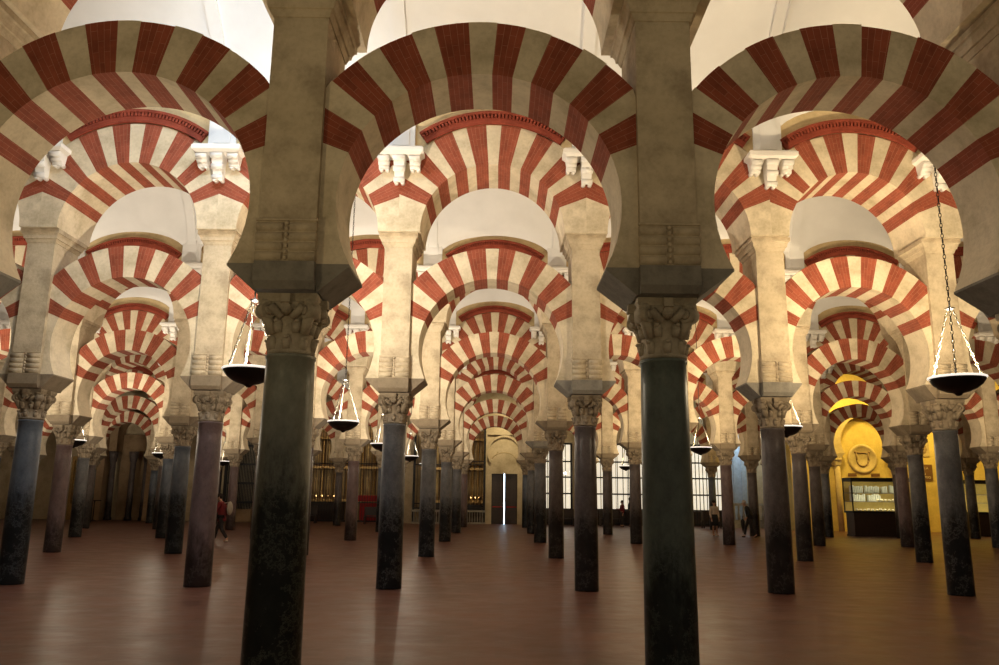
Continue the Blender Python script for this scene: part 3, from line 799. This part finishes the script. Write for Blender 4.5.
mb = MB(); mb.box(-.9, .9, -.08, .08, 3.7, 3.95); mb.box(-.9, .9, -.08, .08, 0, 1.0); mb.box(-.9, -.75, -.08, .08, 1, 3.7); mb.box(.75, .9, -.08, .08, 1, 3.7); mb.build('frame', M['gold'], t)
mb = MB()
for i in range(4):
    for j in range(7): mb.torus((-.56+.375*i, 0, 1.2+.38*j), .16, .03, 'y', 12, 5)
mb.build('tracery', M['gold'], t)
t = thing('barrier_post', 'dark barrier post standing before the gilded screen', 'post', (-24.9, 50.6, 0))
mb = MB(); mb.lathe([(.18, 0), (.17, .03), (.03, .05)], 16); mb.build('base', M['iron'], t)
mb = MB(); mb.lathe([(.028, .051), (.028, 1.1), (.05, 1.12), (.05, 1.18)], 10); mb.box(-.4, .4, -.02, .02, 1.18, 1.24); mb.build('pole', M['iron'], t)
# blue-grey lit pier and balustrade at right of the windows
mb = MB(); mb.box(14.95, 15.9, YB-.7, YB-.001, 0, 7.6); mb.box(15.05, 15.25, YB-.8, YB-.701, 0, 7.6); mb.box(15.55, 15.8, YB-.8, YB-.701, 0, 7.6); struct(mb, 'trim_blue_pier', M['slate'])
t = thing('marble_rail', 'pale carved stone rail behind the man in black', 'rail', (15.6, 50.9, 0))
mb = MB(); mb.box(-1.4, 1.4, -.1, .1, 1.35, 1.5); mb.build('coping', M['balus'], t)
mb = MB(); mb.box(-1.4, 1.4, -.06, .06, 0, .5); mb.build('plinth', M['balus'], t)
for k in range(9):
    mb = MB(); mb.lathe([(.06, .501), (.1, .7), (.05, 1.0), (.07, 1.349)], 8, (-1.2+.3*k, 0, 0)); mb.build('baluster', M['balus'], t)

# benches, chairs, table
def bench(x, y, w, label, rz=0, mat=None):
    t = thing('bench', label, 'bench', (x, y, 0), rz, 'dark wooden benches'); m_ = mat or M['wood']
    mb = MB(); mb.box(-w/2, w/2, -.25, .22, .40, .46); mb.build('seat', m_, t)
    mb = MB(); mb.box(-w/2, w/2, .22, .27, .50, .95)
    mb.box(-w/2, w/2, .21, .28, .95, 1.02); mb.build('backrest', m_, t)
    for sx in (-w/2+.05, w/2-.05):
        mb = MB(); mb.box(sx-.04, sx+.04, -.25, .27, 0, .40); mb.box(sx-.04, sx+.04, .20, .28, .46, .98); mb.build('end_support', m_, t)
bench(3.8, 51.3, 2.0, 'dark wooden bench under the bright window just right of the door')
bench(7.1, 51.4, 1.4, 'dark wooden bench left under the wide bright window')
bench(9.6, 51.4, 2.0, 'dark wooden bench right under the wide bright window')
bench(-7.6, 50.2, 1.1, 'dark wooden bench before the red cloth and tall grille')
bench(-12.0, 50.8, 1.6, 'dark wooden bench at the left end of the tall grille')
t = thing('side_table', 'dark wooden table under the bright window beside the standing woman', 'table', (13.0, 49.9, 0))
mb = MB(); mb.box(-.62, .62, -.35, .35, .98, 1.06); mb.build('tabletop', M['wood'], t)
mb = MB(); mb.box(-.54, .54, -.30, .30, .45, .979); mb.build('apron', M['wood'], t)
for sx in (-.5, .5):
    for sy in (-.26, .26):
        mb = MB(); mb.lathe([(.05, 0), (.04, .1), (.055, .25), (.045, .449)], 8, (sx, sy, 0)); mb.build('leg', M['wood'], t)
for x, y, lab in ((-2.46, 46.55, 'red fire extinguisher by the columns left of the central aisle'), (1.98, 46.6, 'red fire extinguisher by the columns right of the central aisle')):
    t = thing('fire_extinguisher', lab, 'fire extinguisher', (x, y, 0))
    mb = MB(); mb.lathe([(.14, 0), (.14, .03), (.025, .05), (.025, .44), (.12, .45), (.12, .47)], 14); mb.build('stand', M['iron'], t)
    mb = MB(); mb.lathe([(.09, .471), (.105, .50), (.105, .92), (.08, .99), (.03, 1.02)], 16); mb.build('cylinder', M['extred'], t)
    mb = MB(); mb.lathe([(.03, 1.021), (.03, 1.07)], 8); mb.tube((-.02, 0, 1.07), (.12, 0, 1.11), .015, 6); mb.tube((.03, 0, 1.05), (.13, -.03, .75), .014, 6); mb.build('valve', M['iron'], t)

# ------------------------------------------------------------------ visitors
SK = plain('skin', (.42, .24, .16), .6); 
def cloth(n, c): return plain(n, c, .85)
C_ = dict(red=cloth('red_coat', (.17, .014, .018)), black=cloth('black_cloth', (.014, .013, .014)), dark=cloth('dark_trousers', (.022, .018, .020)), cream=cloth('cream_blouse', (.50, .42, .33)),
          shoe=cloth('pale_shoe', (.55, .52, .46)), hair=cloth('dark_hair', (.02, .013, .01)), grey=cloth('grey_hair', (.42, .38, .33)), bag=cloth('pale_bag', (.42, .37, .30)), brown=cloth('brown_skirt', (.09, .055, .04)))
def skin(name, chains, mat, parent, lev=2):
    """chains: lists of (x,y,z,r) sharing joints by position; first vertex of the first chain is the root"""
    vs, es, rs = [], [], []; idx = {}
    for ch in chains:
        prev = None
        for x, y, z, r in ch:
            key = (round(x, 3), round(y, 3), round(z, 3))
            if key not in idx: idx[key] = len(vs); vs.append((x, y, z)); rs.append(r)
            i = idx[key]
            if prev is not None and prev != i: es.append((prev, i))
            prev = i
    me = bpy.data.meshes.new(name); me.from_pydata(vs, es, []); me.materials.append(mat)
    o = link(me, name, parent)
    sm = o.modifiers.new('Skin', 'SKIN'); sm.use_smooth_shade = True
    for i, sv in enumerate(me.skin_vertices[0].data):
        r = rs[i]; sv.radius = r if isinstance(r, tuple) else (r, r); sv.use_root = (i == 0)
    ss = o.modifiers.new('Subsurf', 'SUBSURF'); ss.levels = lev; ss.render_levels = lev
    return o
def person(label, loc, rz, h, J, top, bottom, hairm, shoem, skirt=None, coat_to=None, longhair=False, group='visitors'):
    """J: joints for a 1.70 m figure facing -y"""
    t = thing('person', label, 'person', loc, rz, group); t.scale = (h/1.7,)*3
    pel, chest, neck, head = J['pel'], J['chest'], J['neck'], J['head']
    V = lambda p, r: (p[0], p[1], p[2], r)
    body = [[V(pel, .10), V(chest, .105), V(neck, .052), V((head[0], head[1]+.01, head[2]-.085), .062), V(head, .092), V((head[0], head[1]+.01, head[2]+.06), .07)]]
    tops = [[V(pel, .148), V(((pel[0]+chest[0])/2, (pel[1]+chest[1])/2, (pel[2]+chest[2])/2), .140), V(chest, .155), V((neck[0], neck[1], neck[2]-.055), .070)]]
    bots = []; 
    for s in ('l', 'r'):
        sh, el, wr = J['sh'+s], J['el'+s], J['wr'+s]; hp, kn, an, toe = J['hp'+s], J['kn'+s], J['an'+s], J['to'+s]
        d = Vector(wr)-Vector(el); d.normalize(); hand = Vector(wr)+d*.07; side = Vector((0, -1, 0)) if s else None
        body.append([V(chest, .105), V(sh, .05), V(el, .038), V(wr, .026), V(hand, .034)])
        q = d.cross(Vector((1, 0, 0))).normalized() if abs(d.x) < .9 else Vector((0, 1, 0))
        for k, (o_, ln) in enumerate(((-.030, .068), (-.011, .082), (.010, .078), (.028, .062))):
            b = hand + q*o_ + d*.02
            body.append([V(hand, .034), V(b, .011), V(b + d*ln*.5, .010), V(b + d*ln + Vector((0, -.012, 0)), .008)])
        tb = hand + Vector((0, -.03, .01)); body.append([V(hand, .034), V(tb, .012), V(tb + d*.045 + Vector((0, -.012, 0)), .010)])
        tops.append([V(chest, .155), V(sh, .072), V(el, .058), V(Vector(el).lerp(Vector(wr), .93), .046)])
        body.append([V(pel, .10), V(hp, .08), V(kn, .05), V(an, .036), V(toe, .034)])
        if not skirt: bots.append([V((pel[0], pel[1], pel[2]-.02), .13), V(hp, .098), V(kn, .070), V(Vector(kn).lerp(Vector(an), .93), .055)])
        sm = MB(); a = Vector(an); b = Vector(toe); mid = (a+b)/2
        f = (b-a); f.z = 0
        skin('shoe', [[V(a + Vector((0, .03, -.045)), .042), V(mid + Vector((0, 0, -.025)), .043), V(b + Vector((0, 0, -.0)), .034)]], shoem, t, 1)
    skin('body', body, SK, t)
    if coat_to: tops.append([V(pel, .148), V((pel[0], pel[1]+.02, coat_to), .185)])
    skin('coat' if coat_to else 'shirt', tops, top, t)
    if skirt:
        km = MB(); km.lathe([(.135, pel[2]+.10), (.165, pel[2]-.05), (.185, pel[2]-.2), (.20, skirt), (.19, skirt)], 20, (pel[0], pel[1], 0)); km.build('skirt', bottom, t)
    else: skin('trousers', bots, bottom, t)
    mb = MB(); hx, hy, hz = head; mb.ball((hx, hy+.022, hz+.038), .098, .105, .098, 14, 9)
    if longhair: mb.ball((hx, hy+.06, hz-.07), .085, .055, .14, 12, 7)
    mb.build('hair', hairm, t)
    fm = MB()
    for sx in (-1, 1): fm.ball((hx+sx*.034, hy-.088, hz+.002), .011, .007, .008, 8, 5)
    fm.build('eyes', C_['black'], t)
    nm = MB(); nm.tube((hx, hy-.082, hz+.005), (hx, hy-.112, hz-.035), .010, 6, 0, .017); nm.ball((hx, hy-.083, hz-.066), .026, .008, .007, 8, 5)
    for sx in (-1, 1): nm.ball((hx+sx*.094, hy+.012, hz-.012), .014, .024, .033, 8, 5)
    nm.build('face_features', SK, t)
    return t
def stand():
    return dict(pel=(0, 0, .93), chest=(0, -.01, 1.27), neck=(0, 0, 1.45), head=(0, -.025, 1.575), shl=(-.17, 0, 1.36), ell=(-.22, .02, 1.09), wrl=(-.22, -.05, .85), shr=(.17, 0, 1.36), elr=(.22, .02, 1.09), wrr=(.20, -.05, .85),
                hpl=(-.09, 0, .86), knl=(-.095, -.01, .48), anl=(-.10, .02, .085), tol=(-.115, -.13, .036), hpr=(.09, 0, .86), knr=(.095, -.01, .48), anr=(.10, .02, .085), tor=(.115, -.13, .036))
def walk(lean=.05, st=.26):
    J = stand(); J['chest'] = (0, -lean, 1.26); J['neck'] = (0, -lean*1.6, 1.43); J['head'] = (0, -lean*2.4-.02, 1.55)
    for s in 'lr':
        x = J['sh'+s][0]; J['sh'+s] = (x, -lean*1.2, 1.35)
    J['ell'] = (-.22, .10, 1.10); J['wrl'] = (-.21, .06, .86); J['elr'] = (.22, -.12, 1.10); J['wrr'] = (.20, -.26, .92)
    J['hpl'] = (-.09, 0, .85); J['knl'] = (-.09, -.17, .49); J['anl'] = (-.09, -st-.02, .085); J['tol'] = (-.10, -st-.17, .05)
    J['hpr'] = (.09, 0, .85); J['knr'] = (.09, .04, .46); J['anr'] = (.09, st+.04, .12); J['tor'] = (.10, st-.09, .034)
    return J
# facing -x means rz = -90 deg (figures face -y before turning)
person('person in a red coat and dark trousers walking left behind a column', (-9.72, 29.0, 0), -pi/2, 1.70, walk(.05, .24), C_['red'], C_['dark'], C_['hair'], C_['shoe'], coat_to=.70)
t = thing('backpack', 'pale bag on the back of the person in the red coat', 'bag', (-9.47, 29.0, 1.05))
mb = MB(); mb.ball((0, 0, .12), .10, .15, .24, 14, 9); mb.build('pouch', C_['bag'], t); mb = MB(); mb.tube((-.06, -.11, .32), (-.16, -.12, .30), .015, 6); mb.tube((-.06, .11, .32), (-.16, .12, .30), .015, 6); mb.build('straps', C_['bag'], t)
person('person in a cream blouse and dark skirt standing before the bright window', (10.22, 38.6, 0), .35, 1.66, stand(), C_['cream'], C_['black'], C_['hair'], C_['shoe'], skirt=.50)
J = walk(.09, .22); J['elr'] = (.24, -.02, 1.08); J['wrr'] = (.22, -.16, .90)
person('grey-haired person in black walking with a folded dark umbrella', (11.56, 37.6, 0), -pi/2-.15, 1.70, J, C_['black'], C_['dark'], C_['grey'], C_['black'], coat_to=.72)
t = thing('umbrella', 'folded dark umbrella held beside the grey-haired walker in black', 'umbrella', (11.17, 37.38, .22))
mb = MB(); mb.lathe([(.012, 0), (.02, .05), (.085, .35), (.095, .5), (.05, .60), (.02, .62)], 12); mb.build('canopy', C_['black'], t)
mb = MB(); mb.tube((0, 0, .62), (0, 0, .74), .012, 6); mb.build('handle', M['wood'], t)
person('dark-clothed person standing at the wide bright window', (8.12, 50.1, 0), pi/2, 1.78, stand(), C_['black'], C_['dark'], C_['hair'], C_['black'])
J = stand(); J['ell'] = (-.22, -.06, 1.10); J['wrl'] = (-.16, -.24, 1.12)
person('person in a dark red top beside the dark figure at the window', (7.72, 50.6, 0), -pi/2+.3, 1.60, J, C_['red'], C_['dark'], C_['hair'], C_['black'])

t = thing('spotlight', 'small glaring lamp in the bright window right of the door', 'lamp', (4.33, YB-.35, 3.15))
mb = MB(); mb.lathe([(.05, 0), (.09, .04), (.09, .16), (.06, .2)], 12); mb.tube((0, .05, .1), (0, .25, .1), .02, 6); mb.build('housing', M['iron'], t)
mb = MB(); mb.ball((0, -.10, .1), .07, .03, .07, 10, 6); mb.build('lens', emit('glaring_lens', (1.0, .95, .85), 260), t)
# lights of the far end
area('chapel_light', (-10, 54.2, 7.6), 3.0, 60, (1.0, .74, .42), (0, 0, 0), 'RECTANGLE', 1.2)
area('chapel_light', (-3.2, 54.2, 7.6), 3.0, 34, (1.0, .74, .42), (0, 0, 0), 'RECTANGLE', 1.2)
area('niche_light', (.4, 50.2, 6.9), .8, 110, (1.0, .80, .46), (radians(38), 0, 0))
area('side_daylight', (15.3, 50.2, 6.6), 1.2, 120, (.70, .86, 1.0), (radians(40), 0, 0), 'RECTANGLE', .6)
YEL = (1.0, .71, .16)
for x, y, e in ((19.2, 44.6, 400), (24.2, 44.6, 400), (28.5, 44.6, 240)):
    area('yellow_lamp', (x, y, 8.6), 1.0, e, YEL, (radians(25), 0, 0))

# ------------------------------------------------------------------ hanging lamps: shallow bowls that throw light upward
def link_chain(mb, p, q, R=.026, r=.0065, m=0, n=10, k=5):
    p, q = Vector(p), Vector(q); d = q-p; L = d.length; d.normalize()
    cnt = max(2, int(L/(R*2*1.55))); a = d.orthogonal().normalized(); b = d.cross(a)
    for i in range(cnt):
        c = p + d*(L*(i+.5)/cnt)
        u, w = (a, b) if i % 2 else (b, a)
        mat = Matrix((u, d, w)).transposed()
        mb.torus(c, R, r, 'z', n, k, m, .7, mat @ Matrix.Diagonal((1, 1.35, 1)))
ZR = 3.39
M['glow'] = emit('glowing_rim', (1.0, .92, .8), 1.1)
def lamp_meshes(detail):
    bowl = MB()
    n = 40 if detail else 20
    bowl.lathe([(.0, -.265), (.03, -.262), (.05, -.24), (.07, -.225), (.15, -.205), (.24, -.165), (.315, -.105), (.36, -.045), (.374, 0), (.36, 0), (.33, -.04), (.25, -.10), (.1, -.15), (0, -.155)], n, (0, 0, ZR), caps=False)
    rim = MB(); rim.torus((0, 0, ZR-.004), .368, .016, 'z', n, 8)
    fin = MB()
    for i in range(3):
        a = pi/2 + .5 + i*2*pi/3; x, yv = .368*cos(a), .368*sin(a)
        fin.tube((x, yv, ZR), (x, yv, ZR+.05), .012, 6); fin.ball((x, yv, ZR+.065), .02, n=8, k=5)
    hang = MB(); zt = 4.40
    for i in range(3):
        a = pi/2 + .5 + i*2*pi/3
        P, Q = (.362*cos(a), .362*sin(a), ZR+.02), (.035*cos(a), .035*sin(a), zt)
        if detail: link_chain(hang, P, Q, .024, .0075)
        else: hang.tube(P, Q, .011, 5)
    disc = MB(); disc.lathe([(.0, -.03), (.05, -.02), (.075, 0), (.05, .015), (.012, .03), (.012, .10)], 16, (0, 0, zt), caps=False)
    up = MB(); top = 10.95
    if detail: link_chain(up, (0, 0, zt+.10), (0, 0, top), .026, .008, n=8, k=4)
    else: up.tube((0, 0, zt+.10), (0, 0, top), .011, 5)
    return [('bowl', bowl.mesh('bowl', [M['bowl']])), ('rim', rim.mesh('rim', [M['glow']])), ('finials', fin.mesh('finials', [M['silver']])),
            ('hanging_chains', hang.mesh('hanging_chains', [M['chain']])), ('chain_plate', disc.mesh('chain_plate', [M['silver']])), ('suspension_chain', up.mesh('suspension_chain', [M['darkchain']]))]
LM = {True: lamp_meshes(True), False: lamp_meshes(False)}
LAMPS = []
AY = {1: 11.3, 2: 19.25, 3: 27.3, 4: 35.3, 5: 43.1}
LX = {1: {-1: -3.56, 2: 6.54}, 2: {-4: -14.3, -1: -3.72, 2: 6.9}, 3: {-4: -14.35, -1: -3.95, 2: 6.85, 5: 17.4}, 4: {-4: -14.7, -1: -3.84, 2: 7.0}, 5: {-7: -25.2, -4: -14.6, -1: -3.8, 2: 6.8}}
LSIDE = {-7: 'far left', -4: 'left', -1: 'just left of centre', 2: 'just right of centre', 5: 'far right'}
AN = {1: 'front and second', 2: 'second and third', 3: 'third and fourth', 4: 'fourth and fifth', 5: 'fifth and sixth'}
for a, d in LX.items():
    for b, x in d.items():
        t = thing('hanging_lamp', f'dark bowl lamp on chains, {LSIDE[b]}, between the {AN[a]} arcades', 'lamp', (x, AY[a], 0), 0, 'hanging bowl lamps')
        for nm, me in LM[a <= 2]: link(me, nm, t)
        LAMPS.append((x, AY[a], a, b))

# ------------------------------------------------------------------ light
def bulb(name, loc, power, col, r=.06):
    L = bpy.data.lights.new(name, 'POINT'); L.energy = power; L.color = col; L.shadow_soft_size = r
    o = bpy.data.objects.new(name, L); COL.objects.link(o); o.location = loc
    L.energy = power*.38
    S = bpy.data.lights.new(name, 'SPOT'); S.energy = power*1.5; S.color = col; S.shadow_soft_size = r; S.spot_size = radians(178); S.spot_blend = 1.0
    q = bpy.data.objects.new(name, S); COL.objects.link(q); q.location = loc     # the lamp head in the bowl, tipped towards the next arcade
    q.rotation_euler = Vector((0, .36, .93)).to_track_quat('-Z', 'Y').to_euler()
    return o
for x, y, a, b in LAMPS:
    e = {1: 1000, 2: 880, 3: 660, 4: 540, 5: 380}[a]
    bulb('uplight', (x, y, ZR+.06), e * (.6 if b == 5 else 1), (1.0, .86, .66) if b < 0 else (1.0, .78, .48))

for x, e in ((-3.75, 72), (.2, 44), (6.5, 62)):                # added fill lights low in the camera's aisle, no fixtures, for the front arcade
    area('uplight', (x, 2.6 if x > .1 and x < 1 else 3.2, 2.05), .56, e, (1.0, .77, .40), (pi, 0, 0))
mb = MB(); mb.box(-5.6, -3.4, 9.9, 11.4, 11.12, 11.14); struct(mb, 'window_5', M['sky'])
area('skylight', (-4.5, 10.65, 11.1), 2.0, 230, (.70, .85, 1.0), Vector((-.5, 3.6, -3.6)).to_track_quat('-Z', 'Y').to_euler(), 'RECTANGLE', 1.4, radians(120))
w = bpy.data.worlds.new('World'); scene.world = w; w.use_nodes = True
w.node_tree.nodes['Background'].inputs[0].default_value = (1.0, .84, .62, 1)
w.node_tree.nodes['Background'].inputs[1].default_value = .17

# ------------------------------------------------------------------ camera
F, P, R, H = 800.0, .2045, .0118, 1.623
fwd = Vector((0, cos(P), sin(P))); right = Vector((1, 0, 0)); up = right.cross(fwd)
r2 = right*cos(R) + up*sin(R); u2 = -right*sin(R) + up*cos(R)
cam = bpy.data.cameras.new('Camera'); co = bpy.data.objects.new('Camera', cam); COL.objects.link(co)
m = Matrix((r2, u2, -fwd)).transposed().to_4x4(); m.translation = Vector((0, 0, H)); co.matrix_world = m
cam.sensor_width = 36; cam.lens = F/999*36; cam.clip_end = 200; cam.clip_start = .05
scene.camera = co
scene.view_settings.view_transform = 'Standard'; scene.view_settings.look = 'None'
scene.view_settings.gamma = 1; scene.view_settings.use_curve_mapping = False
scene.view_settings.exposure = -0.15
